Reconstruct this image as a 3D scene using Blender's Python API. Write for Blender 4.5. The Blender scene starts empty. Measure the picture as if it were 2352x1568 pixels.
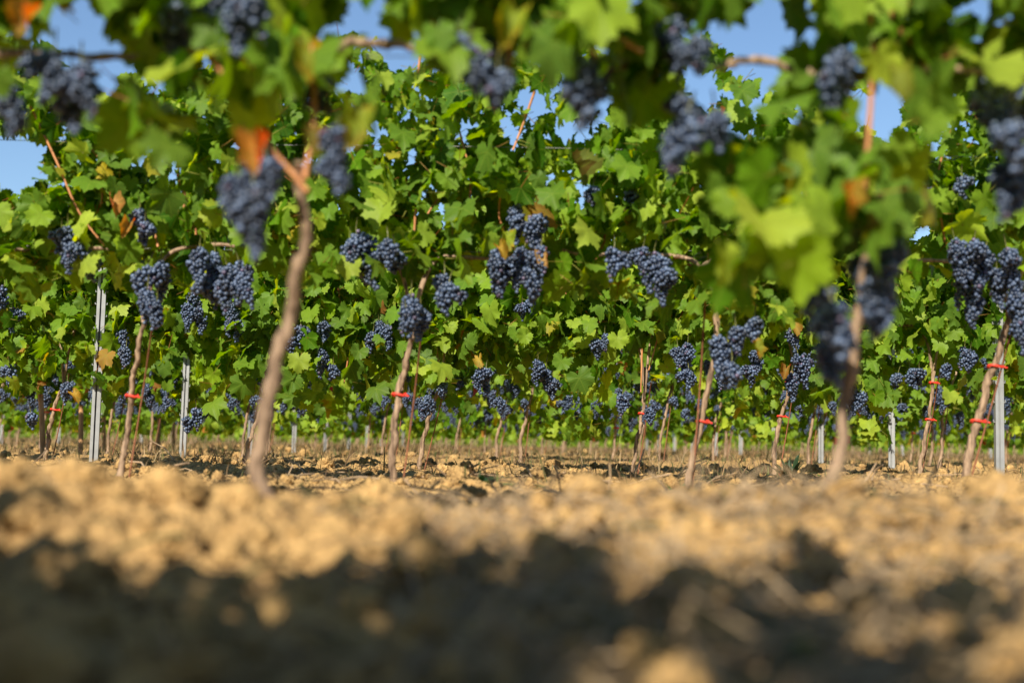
import bpy, math, numpy as np
from mathutils import Vector, Matrix
R = math.radians
rng = np.random.default_rng(7)
scene = bpy.context.scene
COL = scene.collection

# ------------------------------------------------------------------ camera
CAM_Z = 0.15
PITCH, ROLL = R(4.04), R(0.95)
cam_d = bpy.data.cameras.new('camera'); cam = bpy.data.objects.new('camera', cam_d); COL.objects.link(cam)
cam_d.lens = 50; cam_d.sensor_width = 36; cam_d.clip_start = 0.02; cam_d.clip_end = 3000
cam.matrix_world = Matrix.Translation((0, 0, CAM_Z)) @ Matrix.Rotation(R(90) + PITCH, 4, 'X') @ Matrix.Rotation(ROLL, 4, 'Z')
cam_d.dof.use_dof = True; cam_d.dof.focus_distance = 7.2; cam_d.dof.aperture_fstop = 2.3
scene.camera = cam
CM = np.array(cam.matrix_world.to_3x3()) if False else np.array((Matrix.Rotation(R(90) + PITCH, 3, 'X') @ Matrix.Rotation(ROLL, 3, 'Z')))
FPX = 50 / 36 * 2352.0                      # photo measured on a 2352 x 1568 grid

def pt(px, py, y):                          # photo measure -> point standing in the plane at distance y
    d = CM @ np.array([px - 1176, 784 - py, -FPX]); d = d / d[1]
    return np.array([d[0] * y, y, CAM_Z + d[2] * y])

def proj(P):                                # (N,3) -> (N,2)
    q = (P - np.array([0, 0, CAM_Z])) @ CM
    return np.stack([1176 + FPX * q[:, 0] / -q[:, 2], 784 - FPX * q[:, 1] / -q[:, 2]], 1)

# ------------------------------------------------------------------ light
SUN_EL, SUN_AZ = R(37.5), R(20)               # behind the camera, a little to its left
S = Vector((-math.sin(SUN_AZ) * math.cos(SUN_EL), -math.cos(SUN_AZ) * math.cos(SUN_EL), math.sin(SUN_EL)))
sun_d = bpy.data.lights.new('sun', 'SUN'); sun_d.energy = 5.0; sun_d.angle = R(0.5); sun_d.color = (1.0, 0.90, 0.73)
sun = bpy.data.objects.new('sun', sun_d); COL.objects.link(sun); sun.location = (-4, -10, 9)
sun.rotation_euler = S.to_track_quat('Z', 'Y').to_euler()
world = bpy.data.worlds.new('World'); scene.world = world; world.use_nodes = True
wn = world.node_tree; wn.nodes.clear()
sky = wn.nodes.new('ShaderNodeTexSky'); sky.sky_type = 'NISHITA'; sky.sun_disc = False
sky.sun_elevation = SUN_EL; sky.sun_rotation = math.atan2(S.x, S.y); sky.air_density = 1.0; sky.dust_density = 0.3; sky.ozone_density = 4.5
bg = wn.nodes.new('ShaderNodeBackground'); bg.inputs['Strength'].default_value = 0.075
wo = wn.nodes.new('ShaderNodeOutputWorld')
wn.links.new(sky.outputs[0], bg.inputs[0]); wn.links.new(bg.outputs[0], wo.inputs[0])
scene.view_settings.view_transform = 'Standard'; scene.view_settings.look = 'None'
scene.view_settings.exposure = 0.84; scene.view_settings.gamma = 1
scene.render.engine = 'CYCLES'
scene.cycles.use_denoising = True
scene.cycles.max_bounces = 6; scene.cycles.transparent_max_bounces = 4
scene.cycles.caustics_reflective = False; scene.cycles.caustics_refractive = False

# ------------------------------------------------------------------ materials
def new_mat(name):
    m = bpy.data.materials.new(name); m.use_nodes = True
    nt = m.node_tree; nt.nodes.clear()
    out = nt.nodes.new('ShaderNodeOutputMaterial')
    def N(t, **k):
        n = nt.nodes.new('ShaderNode' + t)
        for a, v in k.items(): setattr(n, a, v)
        return n
    def L(a, b): nt.links.new(a, b)
    return m, nt, out, N, L

def M_(N, L, op, a, b=None, clamp=False):
    n = N('Math', operation=op); n.use_clamp = clamp
    for i, v in enumerate((a, b)):
        if v is None: continue
        if isinstance(v, (int, float)): n.inputs[i].default_value = v
        else: L(v, n.inputs[i])
    return n.outputs[0]

def leaf_material():
    m, nt, out, N, L = new_mat('vine_leaf')
    tint = N('Attribute', attribute_name='tint'); lc = N('Attribute', attribute_name='lc')
    sep = N('SeparateXYZ'); L(lc.outputs['Vector'], sep.inputs[0])
    x, y = sep.outputs[0], sep.outputs[1]
    vein = None
    for deg in (0, 50, -50, 104, -104):
        c, s = math.sin(R(deg)), math.cos(R(deg))            # direction (c, s)
        cross = M_(N, L, 'ABSOLUTE', M_(N, L, 'SUBTRACT', M_(N, L, 'MULTIPLY', x, s), M_(N, L, 'MULTIPLY', y, c)))
        dot = M_(N, L, 'ADD', M_(N, L, 'MULTIPLY', x, c), M_(N, L, 'MULTIPLY', y, s))
        w = M_(N, L, 'MULTIPLY', M_(N, L, 'SUBTRACT', 1.0, M_(N, L, 'DIVIDE', cross, 0.03), True), M_(N, L, 'GREATER_THAN', dot, 0.0))
        vein = w if vein is None else M_(N, L, 'MAXIMUM', vein, w)
    # fine side veins: waves running off the midrib
    wv = N('TexWave', wave_type='BANDS', bands_direction='Y'); wv.inputs['Scale'].default_value = 2.2; wv.inputs['Distortion'].default_value = 2.0
    L(lc.outputs['Vector'], wv.inputs['Vector'])
    fine = M_(N, L, 'MULTIPLY', M_(N, L, 'POWER', wv.outputs['Fac'], 8), 0.3)
    vv = M_(N, L, 'MULTIPLY', M_(N, L, 'MAXIMUM', vein, fine), 0.45)
    noise = N('TexNoise'); noise.inputs['Scale'].default_value = 35; noise.inputs['Detail'].default_value = 4
    hsv = N('HueSaturation'); L(tint.outputs['Color'], hsv.inputs['Color'])
    L(M_(N, L, 'ADD', M_(N, L, 'MULTIPLY', noise.outputs['Fac'], 0.7), 0.65), hsv.inputs['Value'])
    veincol = N('MixRGB'); L(vv, veincol.inputs[0]); L(hsv.outputs[0], veincol.inputs[1]); veincol.inputs[2].default_value = (0.24, 0.32, 0.04, 1)
    geo = N('NewGeometry')
    back = N('MixRGB'); L(M_(N, L, 'MULTIPLY', geo.outputs['Backfacing'], 0.35), back.inputs[0])
    L(veincol.outputs[0], back.inputs[1]); back.inputs[2].default_value = (0.17, 0.26, 0.045, 1)
    p = N('BsdfPrincipled'); L(back.outputs[0], p.inputs['Base Color']); p.inputs['Roughness'].default_value = 0.5
    p.inputs['Specular IOR Level'].default_value = 0.16
    bump = N('Bump'); bump.inputs['Strength'].default_value = 0.5; bump.inputs['Distance'].default_value = 0.002
    L(M_(N, L, 'ADD', M_(N, L, 'MULTIPLY', vv, -1.0), noise.outputs['Fac']), bump.inputs['Height']); L(bump.outputs[0], p.inputs['Normal'])
    tr = N('BsdfTranslucent'); h2 = N('HueSaturation'); h2.inputs['Hue'].default_value = 0.478; h2.inputs['Saturation'].default_value = 1.15; h2.inputs['Value'].default_value = 2.3
    L(back.outputs[0], h2.inputs['Color']); L(h2.outputs[0], tr.inputs['Color'])
    mx = N('MixShader'); mx.inputs[0].default_value = 0.42; L(p.outputs[0], mx.inputs[1]); L(tr.outputs[0], mx.inputs[2])
    L(mx.outputs[0], out.inputs[0]); return m

def grape_material():
    m, nt, out, N, L = new_mat('grape_skin')
    oc = N('TexCoord'); no = N('TexNoise'); no.inputs['Scale'].default_value = 60; no.inputs['Detail'].default_value = 3
    L(oc.outputs['Object'], no.inputs['Vector'])
    tint = N('Attribute', attribute_name='tint')
    cr = N('ValToRGB'); cr.color_ramp.elements[0].position = 0.32; cr.color_ramp.elements[0].color = (0.006, 0.012, 0.035, 1)
    cr.color_ramp.elements[1].position = 0.66; cr.color_ramp.elements[1].color = (0.080, 0.118, 0.205, 1)
    L(no.outputs['Fac'], cr.inputs[0])
    mx = N('MixRGB', blend_type='MULTIPLY'); mx.inputs[0].default_value = 1; L(cr.outputs[0], mx.inputs[1]); L(tint.outputs['Color'], mx.inputs[2])
    p = N('BsdfPrincipled'); L(mx.outputs[0], p.inputs['Base Color']); p.inputs['Roughness'].default_value = 0.42
    p.inputs['Specular IOR Level'].default_value = 0.5
    L(p.outputs[0], out.inputs[0]); return m

def bark_material(name, c1, c2, scale=90, rough=0.85):
    m, nt, out, N, L = new_mat(name)
    oc = N('TexCoord'); mp = N('Mapping'); mp.inputs['Scale'].default_value = (1, 1, 0.12); L(oc.outputs['Object'], mp.inputs[0])
    no = N('TexNoise'); no.inputs['Scale'].default_value = scale; no.inputs['Detail'].default_value = 6; L(mp.outputs[0], no.inputs['Vector'])
    n2 = N('TexNoise'); n2.inputs['Scale'].default_value = 9; L(oc.outputs['Object'], n2.inputs['Vector'])
    cr = N('ValToRGB'); cr.color_ramp.elements[0].position = 0.38; cr.color_ramp.elements[0].color = c1 + (1,)
    cr.color_ramp.elements[1].position = 0.62; cr.color_ramp.elements[1].color = c2 + (1,)
    L(M_(N, L, 'ADD', M_(N, L, 'MULTIPLY', no.outputs['Fac'], 0.7), M_(N, L, 'MULTIPLY', n2.outputs['Fac'], 0.3)), cr.inputs[0])
    p = N('BsdfPrincipled'); L(cr.outputs[0], p.inputs['Base Color']); p.inputs['Roughness'].default_value = rough
    b = N('Bump'); b.inputs['Strength'].default_value = 0.8; b.inputs['Distance'].default_value = 0.004; L(no.outputs['Fac'], b.inputs['Height']); L(b.outputs[0], p.inputs['Normal'])
    L(p.outputs[0], out.inputs[0]); return m

def soil_material():
    m, nt, out, N, L = new_mat('clay_soil')
    oc = N('TexCoord')
    a = N('TexNoise'); a.inputs['Scale'].default_value = 3; a.inputs['Detail'].default_value = 8; L(oc.outputs['Object'], a.inputs['Vector'])
    b = N('TexNoise'); b.inputs['Scale'].default_value = 55; b.inputs['Detail'].default_value = 8; L(oc.outputs['Object'], b.inputs['Vector'])
    cr = N('ValToRGB'); e = cr.color_ramp.elements
    e[0].position = 0.36; e[0].color = (0.20, 0.125, 0.055, 1); e[1].position = 0.64; e[1].color = (0.54, 0.35, 0.145, 1)
    L(M_(N, L, 'ADD', M_(N, L, 'MULTIPLY', a.outputs['Fac'], 0.5), M_(N, L, 'MULTIPLY', b.outputs['Fac'], 0.5)), cr.inputs[0])
    p = N('BsdfPrincipled'); L(cr.outputs[0], p.inputs['Base Color']); p.inputs['Roughness'].default_value = 0.95; p.inputs['Specular IOR Level'].default_value = 0.15
    bu = N('Bump'); bu.inputs['Strength'].default_value = 0.9; bu.inputs['Distance'].default_value = 0.012; vo = N('TexVoronoi'); vo.inputs['Scale'].default_value = 130; L(oc.outputs['Object'], vo.inputs['Vector']); L(M_(N, L, 'SUBTRACT', b.outputs['Fac'], M_(N, L, 'MULTIPLY', vo.outputs['Distance'], 0.5)), bu.inputs['Height']); L(bu.outputs[0], p.inputs['Normal'])
    L(p.outputs[0], out.inputs[0]); return m

def simple(name, col, rough=0.6, metal=0.0, noise=0.25, scale=40):
    m, nt, out, N, L = new_mat(name)
    no = N('TexNoise'); no.inputs['Scale'].default_value = scale; no.inputs['Detail'].default_value = 5
    oc = N('TexCoord'); L(oc.outputs['Object'], no.inputs['Vector'])
    h = N('HueSaturation'); h.inputs['Color'].default_value = col + (1,)
    L(M_(N, L, 'ADD', M_(N, L, 'MULTIPLY', no.outputs['Fac'], 2 * noise), 1 - noise), h.inputs['Value'])
    p = N('BsdfPrincipled'); L(h.outputs[0], p.inputs['Base Color']); p.inputs['Roughness'].default_value = rough; p.inputs['Metallic'].default_value = metal
    L(p.outputs[0], out.inputs[0]); return m

def tinted(name, rough=0.8, transl=0.0):
    m, nt, out, N, L = new_mat(name)
    t = N('Attribute', attribute_name='tint')
    p = N('BsdfPrincipled'); L(t.outputs['Color'], p.inputs['Base Color']); p.inputs['Roughness'].default_value = rough
    tr = N('BsdfTranslucent'); L(t.outputs['Color'], tr.inputs['Color'])
    mx = N('MixShader'); mx.inputs[0].default_value = transl; L(p.outputs[0], mx.inputs[1]); L(tr.outputs[0], mx.inputs[2])
    L(mx.outputs[0], out.inputs[0]); return m

MLEAF = leaf_material(); MGRAPE = grape_material(); MSOIL = soil_material()
MBARK = bark_material('vine_bark', (0.10, 0.062, 0.04), (0.38, 0.265, 0.175))
MCANE = bark_material('ripe_cane', (0.30, 0.115, 0.04), (0.50, 0.22, 0.085), 60, 0.55)
MWOOD = bark_material('stake_wood', (0.34, 0.17, 0.07), (0.55, 0.32, 0.15), 60, 0.8)
MROD = simple('rusty_rod', (0.20, 0.075, 0.035), 0.8, 0.2, 0.5, 60)
MTIE = simple('red_tie', (0.62, 0.04, 0.02), 0.5)
MZINC = simple('galvanised_steel', (0.30, 0.315, 0.33), 0.5, 0.4, 0.3, 14)
MWIRE = simple('galvanised_wire', (0.22, 0.22, 0.22), 0.5, 0.4)
MDRY = tinted('dry_grass_blade', 0.8, 0.2)
MPEBBLE = simple('pale_stone', (0.55, 0.44, 0.30), 0.85, 0, 0.2, 30)
MWEED = tinted('weed_leaf', 0.5, 0.25)

# ------------------------------------------------------------------ mesh helpers
def mesh_np(name, V, F, mat, smooth=True, **attrs):
    """V (n,3); F (m,3) or (m,4); attrs: point vectors/colours"""
    V = np.ascontiguousarray(V, np.float32); F = np.ascontiguousarray(F, np.int32)
    me = bpy.data.meshes.new(name); me.vertices.add(len(V)); me.vertices.foreach_set('co', V.ravel())
    k = F.shape[1]; me.loops.add(F.size); me.loops.foreach_set('vertex_index', F.ravel())
    me.polygons.add(len(F)); me.polygons.foreach_set('loop_start', np.arange(0, F.size, k, dtype=np.int32))
    try: me.polygons.foreach_set('loop_total', np.full(len(F), k, np.int32))
    except Exception: pass
    me.polygons.foreach_set('use_smooth', np.full(len(F), smooth))
    for a, arr in attrs.items():
        if arr is None: continue
        arr = np.asarray(arr, np.float32)
        if arr.shape[1] == 4: at = me.attributes.new(a, 'FLOAT_COLOR', 'POINT'); at.data.foreach_set('color', arr.ravel())
        else: at = me.attributes.new(a, 'FLOAT_VECTOR', 'POINT'); at.data.foreach_set('vector', arr.ravel())
    me.materials.append(mat); me.update(calc_edges=True); me.validate(); return me

def put(name, me, parent=None, loc=None):
    o = bpy.data.objects.new(name, me); COL.objects.link(o)
    if parent: o.parent = parent
    if loc is not None: o.location = tuple(float(v) for v in loc)
    return o

def tag(o, label=None, cat=None, group=None, kind=None):
    if label: o['label'] = label
    if cat: o['category'] = cat
    if group: o['group'] = group
    if kind: o['kind'] = kind
    return o

class Acc:
    def __init__(s): s.V = []; s.F = []; s.n = 0; s.T = []
    def add(s, V, F, tint=None):
        V = np.asarray(V, float); F = np.asarray(F, int)
        s.V.append(V); s.F.append(F + s.n); s.n += len(V)
        if tint is not None: s.T.append(np.tile(np.array(tuple(tint) + (1,), float)[None], (len(V), 1)))
    def build(s, name, mat, smooth=True):
        return mesh_np(name, np.concatenate(s.V), np.concatenate(s.F), mat, smooth, tint=np.concatenate(s.T) if s.T else None)

def smooth_path(P, R_, n):
    P = np.asarray(P, float); R_ = np.asarray(R_, float)
    d = np.r_[0, np.cumsum(np.linalg.norm(np.diff(P, axis=0), axis=1))]; t = np.linspace(0, d[-1], n)
    Q = np.stack([np.interp(t, d, P[:, i]) for i in range(3)], 1); r = np.interp(t, d, R_)
    for _ in range(max(1, min(3, n // 8))): Q[1:-1] = (Q[:-2] + 2 * Q[1:-1] + Q[2:]) / 4
    return Q, r

def tube(P, r, sides=7, rough=0.0, g=rng):
    P = np.asarray(P, float); r = np.broadcast_to(np.asarray(r, float), (len(P),))
    T = np.gradient(P, axis=0); T /= np.linalg.norm(T, axis=1)[:, None] + 1e-9
    up = np.array([0.13, 1, 0.07]); A = np.cross(T, up); A /= np.linalg.norm(A, axis=1)[:, None] + 1e-9; B = np.cross(T, A)
    th = np.linspace(0, 2 * np.pi, sides, endpoint=False)
    rr = r[:, None] * (1 + rough * g.normal(size=(len(P), sides)))
    V = P[:, None] + rr[..., None] * (A[:, None] * np.cos(th)[None, :, None] + B[:, None] * np.sin(th)[None, :, None])
    V = V.reshape(-1, 3); F = []
    for i in range(len(P) - 1):
        for j in range(sides):
            a = i * sides + j; b = i * sides + (j + 1) % sides
            F += [(a, b, b + sides), (a, b + sides, a + sides)]
    for base, flip in ((0, 1), ((len(P) - 1) * sides, 0)):
        for j in range(1, sides - 1):
            f = (base, base + j, base + j + 1); F.append(f[::-1] if not flip else f)
    return V, np.array(F)

def boxv(c, s):
    c = np.array(c); s = np.array(s) / 2
    V = np.array([[i, j, k] for i in (-1, 1) for j in (-1, 1) for k in (-1, 1)]) * s + c
    q = [(0, 1, 3, 2), (4, 6, 7, 5), (0, 4, 5, 1), (2, 3, 7, 6), (0, 2, 6, 4), (1, 5, 7, 3)]
    return V, np.array([t for a, b, c_, d in q for t in ((a, b, c_), (a, c_, d))])

def ico(sub):
    import bmesh
    bm = bmesh.new(); bmesh.ops.create_icosphere(bm, subdivisions=sub, radius=1)
    V = np.array([v.co[:] for v in bm.verts]); bm.verts.index_update(); F = np.array([[v.index for v in f.verts] for f in bm.faces]); bm.free()
    return V, F
ICO1, ICO2, ICO3, ICO4 = ico(1), ico(2), ico(3), ico(4)

# value noise
_perm = np.random.default_rng(3).random((256, 256))
def vnoise(x, y):
    xi = np.floor(x).astype(int); yi = np.floor(y).astype(int); fx = x - xi; fy = y - yi
    fx = fx * fx * (3 - 2 * fx); fy = fy * fy * (3 - 2 * fy)
    g = lambda a, b: _perm[a & 255, b & 255]
    return (g(xi, yi) * (1 - fx) + g(xi + 1, yi) * fx) * (1 - fy) + (g(xi, yi + 1) * (1 - fx) + g(xi + 1, yi + 1) * fx) * fy - 0.5

ROWY = lambda n: 2.4 + 2.5 * (n - 1)
def gauss(x, y, cx, cy, sx, sy): return np.exp(-((x - cx) / sx) ** 2 - ((y - cy) / sy) ** 2)
def ground(x, y, fine=True):
    x = np.asarray(x, float); y = np.asarray(y, float)
    fade = 1 / (1 + (np.hypot(x, y) / 40) ** 2)
    h = 0.045 * vnoise(x * 1.3 + 5, y * 1.3) * fade + 0.03 * vnoise(x * 3.7, y * 3.7 + 9) * fade
    h += 0.012 * np.cos((y - 2.4) / 2.5 * 2 * np.pi)
    h += 0.11 * gauss(x, y, -0.85, 1.95, 0.42, 0.33) + 0.05 * gauss(x, y, -0.22, 1.95, 0.22, 0.33) + 0.03 * gauss(x, y, 0.25, 2.7, 0.3, 0.3)
    h += 0.052 * gauss(x, y, 0.58, 2.2, 0.40, 0.36) + 0.03 * gauss(x, y, 0.15, 2.2, 0.35, 0.3)
    h += 0.05 * gauss(x, y, -1.5, 6.6, 0.55, 0.4) + 0.035 * gauss(x, y, 1.95, 4.6, 0.4, 0.3)
    h -= 0.035 * gauss(x, y, 0, 0.2, 0.9, 0.9)
    if fine:
        near = 1 / (1 + (np.hypot(x, y) / 14) ** 2)
        b = 0
        for s, a in ((6, 0.026), (13, 0.032), (27, 0.026), (60, 0.012)):
            v = vnoise(x * s + s, y * s); b = b + a * (np.abs(v) * 2 - 0.5 if s < 30 else v)
        h += b * near
    return h

# ------------------------------------------------------------------ ground sheet (polar grid, finest where the camera looks)
th = np.r_[np.linspace(-26, 26, 460), np.linspace(26, 334, 80)[1:-1]]
rr = [0.12]
while rr[-1] < 11: rr.append(rr[-1] + max(0.007, 0.0042 * rr[-1]))
while rr[-1] < 1500: rr.append(rr[-1] * 1.035)
rr = np.array(rr); A_, R2 = np.meshgrid(R(1) * th, rr); X = R2 * np.sin(A_); Y = R2 * np.cos(A_)
G = np.stack([X, Y, ground(X, Y)], -1).reshape(-1, 3); nt_, nr_ = len(th), len(rr)
i, j = np.meshgrid(np.arange(nr_ - 1), np.arange(nt_), indexing='ij'); j2 = (j + 1) % nt_
GF = np.stack([i * nt_ + j, i * nt_ + j2, (i + 1) * nt_ + j2, (i + 1) * nt_ + j], -1).reshape(-1, 4)[:, ::-1]
cap = np.array([[0, 0, float(ground(0, 0))]]); c0 = len(G)
G = np.concatenate([G, cap]); capF = np.array([[c0, (k + 1) % nt_, k, k] for k in range(nt_)])
GFt = np.concatenate([GF[:, [0, 1, 2]], GF[:, [0, 2, 3]], capF[:, :3]])
tag(put('ground', mesh_np('ground', G, GFt, MSOIL)), 'ploughed yellow clay ground between the vine rows', None, None, 'structure')

# ------------------------------------------------------------------ soil clods
def clod_shape(base, seed, amp=0.55):
    V, F = base; g = np.random.default_rng(seed); o = g.random(3) * 50
    d = 0
    for s, a in ((1.5, 0.9), (3.3, 0.55), (7, 0.4), (14, 0.22)):
        n1 = vnoise(V[:, 0] * s + o[0] + V[:, 2] * s * 0.7, V[:, 1] * s + o[1] - V[:, 2] * s * 0.6); n2 = vnoise(V[:, 2] * s + o[1] + 20 - V[:, 1] * s * .5, V[:, 0] * s * .8 + o[2])
        d = d + a * ((n1 + n2) * .7 if s < 3 else 0.35 - 1.5 * np.abs(n1 + n2))
    return V * np.clip(1 + amp * 1.5 * d, .3, 2)[:, None] * np.array([1, 0.9, 0.72]), F
SH4 = [clod_shape(ICO4, 60 + k) for k in range(10)]; SH3 = [clod_shape(ICO3, k) for k in range(8)]; SH2 = [clod_shape(ICO2, 20 + k) for k in range(8)]
def rotz_rand(V, g):
    a, b = g.random(2) * 6.28; ca, sa, cb, sb = math.cos(a), math.sin(a), math.cos(b), math.sin(b)
    return V @ np.array([[ca, sa, 0], [-sa, ca, 0], [0, 0, 1]]) @ np.array([[1, 0, 0], [0, cb, sb], [0, -sb, cb]])
def clods(n, ymin, ymax, rmin, rmax, shapes, acc, g, sp=0.62):
    u = g.random(n); y = (ymin ** .8 + u * (ymax ** .8 - ymin ** .8)) ** 1.25; x = (g.random(n) * 2 - 1) * (0.45 * y + 0.25)
    keep = g.random(n) < 0.35 + 0.9 * np.clip(vnoise(x * 2.2, y * 2.2) + 0.35, 0, 1); x, y = x[keep], y[keep]
    r = rmin * (rmax / rmin) ** (g.random(len(x)) ** 2.2)
    z = ground(x, y)
    for k in range(len(x)):
        V, F = shapes[g.integers(len(shapes))]; V = rotz_rand(V, g) * r[k]
        acc.add(V + [x[k], y[k], z[k] + r[k] * 0.25], F)
g = np.random.default_rng(11); acc = Acc()
clods(480, 0.95, 3.6, 0.018, 0.050, SH4, acc, g)
clods(420, 3.4, 8.5, 0.018, 0.050, SH4, acc, g)
clods(1500, 0.7, 3.6, 0.008, 0.022, SH3, acc, g)
clods(4500, 0.7, 3.8, 0.003, 0.010, SH2, acc, g)
clods(1500, 3.2, 9.5, 0.012, 0.028, SH3, acc, g)
clods(6500, 3.2, 9.5, 0.004, 0.015, SH2, acc, g)
clods(1800, 8.0, 26, 0.015, 0.05, SH2, acc, g)
tag(put('soil_clods', acc.build('soil_clods', MSOIL)), 'crumbled yellow clay clods strewn over the ploughed ground', None, None, 'stuff')

# a few stones and clods one can point at
for (px, py, Y, r, mat, lab) in [
    (2045, 1135, 3.9, 0.026, MPEBBLE, 'pointed pale stone on the soil between the two right-hand trunks'),
    (297, 1090, 3.2, 0.020, MPEBBLE, 'whitish stone on top of the lit clod heap at the left'),
    (948, 1172, 2.35, 0.014, MPEBBLE, 'small round pale pebble on shaded soil left of the middle'),
    (1345, 1190, 2.3, 0.036, MSOIL, 'big rounded clay clod at the middle of the sunlit band'),
    (1775, 1085, 6.0, 0.018, MPEBBLE, 'small pale stone near the foot of the weedy vine'),
    (395, 1048, 6.8, 0.05, MSOIL, 'large crumbly clay clod topping the heap behind the left vine')]:
    p = pt(px, py, Y); p[2] = float(ground(p[0], p[1])) + r * 0.45
    V, F = clod_shape(ICO3, int(px), 0.22)
    tag(put('stone' if mat is MPEBBLE else 'clay_clod', mesh_np('stone', V * r * np.array([1, 1, 1.25]), F, mat), None, p), lab, 'stone' if mat is MPEBBLE else 'clod')

# ------------------------------------------------------------------ leaf templates
CT = np.array([0, 12, 27, 42, 54, 68, 80, 104, 125, 145, 162, 172, 180.]); CR = np.array([1, .90, .74, .88, .94, .84, .73, .84, .80, .72, .60, .36, .10])
def leaf_template(nrim, seed, curl=1.0):
    g = np.random.default_rng(seed)
    a = np.linspace(-180, 180, nrim, endpoint=False) + 180.0 / nrim
    lob = g.uniform(0.5, 1.5)
    r = np.interp(np.abs(a), CT, 0.82 + (CR - 0.82) * lob)
    r = np.where(np.abs(a) > 172, 0.2, r)
    ser = np.where(np.arange(nrim) % 2 == 0, 1.07, 0.93) if nrim >= 24 else 1
    r = r * ser * (1 + 0.03 * g.normal(size=nrim))
    rim = np.stack([r * np.sin(R(1) * a), r * np.cos(R(1) * a)], 1)
    mid = rim[::2] * 0.5 + 0
    P = np.concatenate([[[0, 0]], mid, rim]); nm = len(mid)
    F = [(0, 1 + (k + 1) % nm, 1 + k) for k in range(nm)]
    for k in range(nm):
        m0, m1 = 1 + k, 1 + (k + 1) % nm; q0, q1, q2 = 1 + nm + 2 * k, 1 + nm + (2 * k + 1) % nrim, 1 + nm + (2 * k + 2) % nrim
        F += [(m0, q1, q0), (m0, m1, q1), (m1, q2, q1)]
    x, y = P[:, 0], P[:, 1]; rad = np.hypot(x, y); ang = np.arctan2(x, y)
    fold, droop, rip = g.uniform(0.05, 0.75) * curl, g.uniform(0.05, 0.45) * curl, g.uniform(0.04, 0.14)
    ph = g.random() * 6
    z = fold * np.abs(x) - droop * rad ** 2 * (0.4 + 0.6 * np.abs(np.cos(ang))) + rip * rad ** 2 * np.sin(ang * 5 + ph) + 0.06 * rad * np.cos(ang * 7 + ph * 2)
    z += g.uniform(-.25, .25) * curl * x * y
    return np.stack([x, y, z], 1), np.array(F)[:, ::-1]
LT = {n: [leaf_template(n, 100 + k) for k in range(12)] for n in (40, 24, 12)}

def leaf_tints(n, g, yellow=0.03):
    base = np.array([[0.026, 0.09, 0.004], [0.070, 0.175, 0.006], [0.16, 0.28, 0.010], [0.34, 0.42, 0.045]])
    t = g.random(n) ** 1.35 * 2.99; i = t.astype(int); f = (t - i)[:, None]
    c = base[i] * (1 - f) + base[i + 1] * f
    c *= g.uniform(0.85, 1.15, (n, 1))
    q = g.random(n); c[q < yellow] = [0.34, 0.27, 0.015]; c[q < yellow * 0.35] = [0.35, 0.13, 0.03]; c[q < yellow * .15] = [0.30, 0.05, 0.03]
    return c

def leaf_mesh(name, C, size, lod, g, side=None, yellow=0.03, petiole=True):
    """C (n,3) leaf positions relative to thing; leaves hang tip-down, facing out of the row"""
    n = len(C)
    if side is None: side = np.where(C[:, 1] + g.normal(size=n) * 0.12 < 0, -1.0, 1.0)
    nrm = np.stack([g.normal(size=n) * 0.75, side * g.uniform(-0.1, 1.0, n), g.uniform(-0.25, 1.0, n)], 1)
    flip = g.random(n) < 0.10; nrm[flip, 1] *= -1
    nrm /= np.linalg.norm(nrm, axis=1)[:, None]
    tip = np.stack([g.normal(size=n) * 0.6, side * 0.25 + g.normal(size=n) * 0.3, -np.ones(n)], 1)
    tip -= (tip * nrm).sum(1)[:, None] * nrm; tip /= np.linalg.norm(tip, axis=1)[:, None] + 1e-9
    xa = np.cross(tip, nrm)
    T = LT[lod]; ti = g.integers(len(T), size=n); tints = leaf_tints(n, g, yellow)
    Vs, Fs, Ls, Cs = [], [], [], []; off = 0
    for k in range(len(T)):
        idx = np.nonzero(ti == k)[0]
        if len(idx) == 0: continue
        V, F = T[k]; m = len(V)
        W = C[idx][:, None] + size[idx][:, None, None] * (V[None, :, 0:1] * xa[idx][:, None] + V[None, :, 1:2] * tip[idx][:, None] + V[None, :, 2:3] * nrm[idx][:, None])
        Vs.append(W.reshape(-1, 3)); Fs.append((F[None] + (off + np.arange(len(idx)) * m)[:, None, None]).reshape(-1, 3)); off += m * len(idx)
        Ls.append(np.tile(V, (len(idx), 1))); Cs.append(np.repeat(tints[idx], m, 0))
    if petiole:
        e = C - nrm * g.uniform(0.02, 0.06, (n, 1)) + np.stack([g.normal(size=n) * 0.02, -side * 0.02, g.uniform(0.0, 0.05, n)], 1)
        w = 0.0013; o = np.array([[1, 0, 0], [-0.5, 0.3, 0.8], [-0.5, -0.3, -0.8]]) * w
        W = np.concatenate([C[:, None] + o[None], e[:, None] + o[None]], 1).reshape(-1, 3)
        f = np.array([(0, 1, 4), (0, 4, 3), (1, 2, 5), (1, 5, 4), (2, 0, 3), (2, 3, 5)])
        Vs.append(W); Fs.append((f[None] + (off + np.arange(n) * 6)[:, None, None]).reshape(-1, 3)); Ls.append(np.full((n * 6, 3), 5.0))
        pc = np.where(g.random((n, 1)) < 0.5, np.array([[0.28, 0.25, 0.05]]), np.array([[0.32, 0.12, 0.04]])); Cs.append(np.repeat(pc, 6, 0))
    Cc = np.concatenate(Cs); Cc = np.concatenate([Cc, np.ones((len(Cc), 1))], 1)
    return mesh_np(name, np.concatenate(Vs), np.concatenate(Fs), MLEAF, True, lc=np.concatenate(Ls), tint=Cc)

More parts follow.
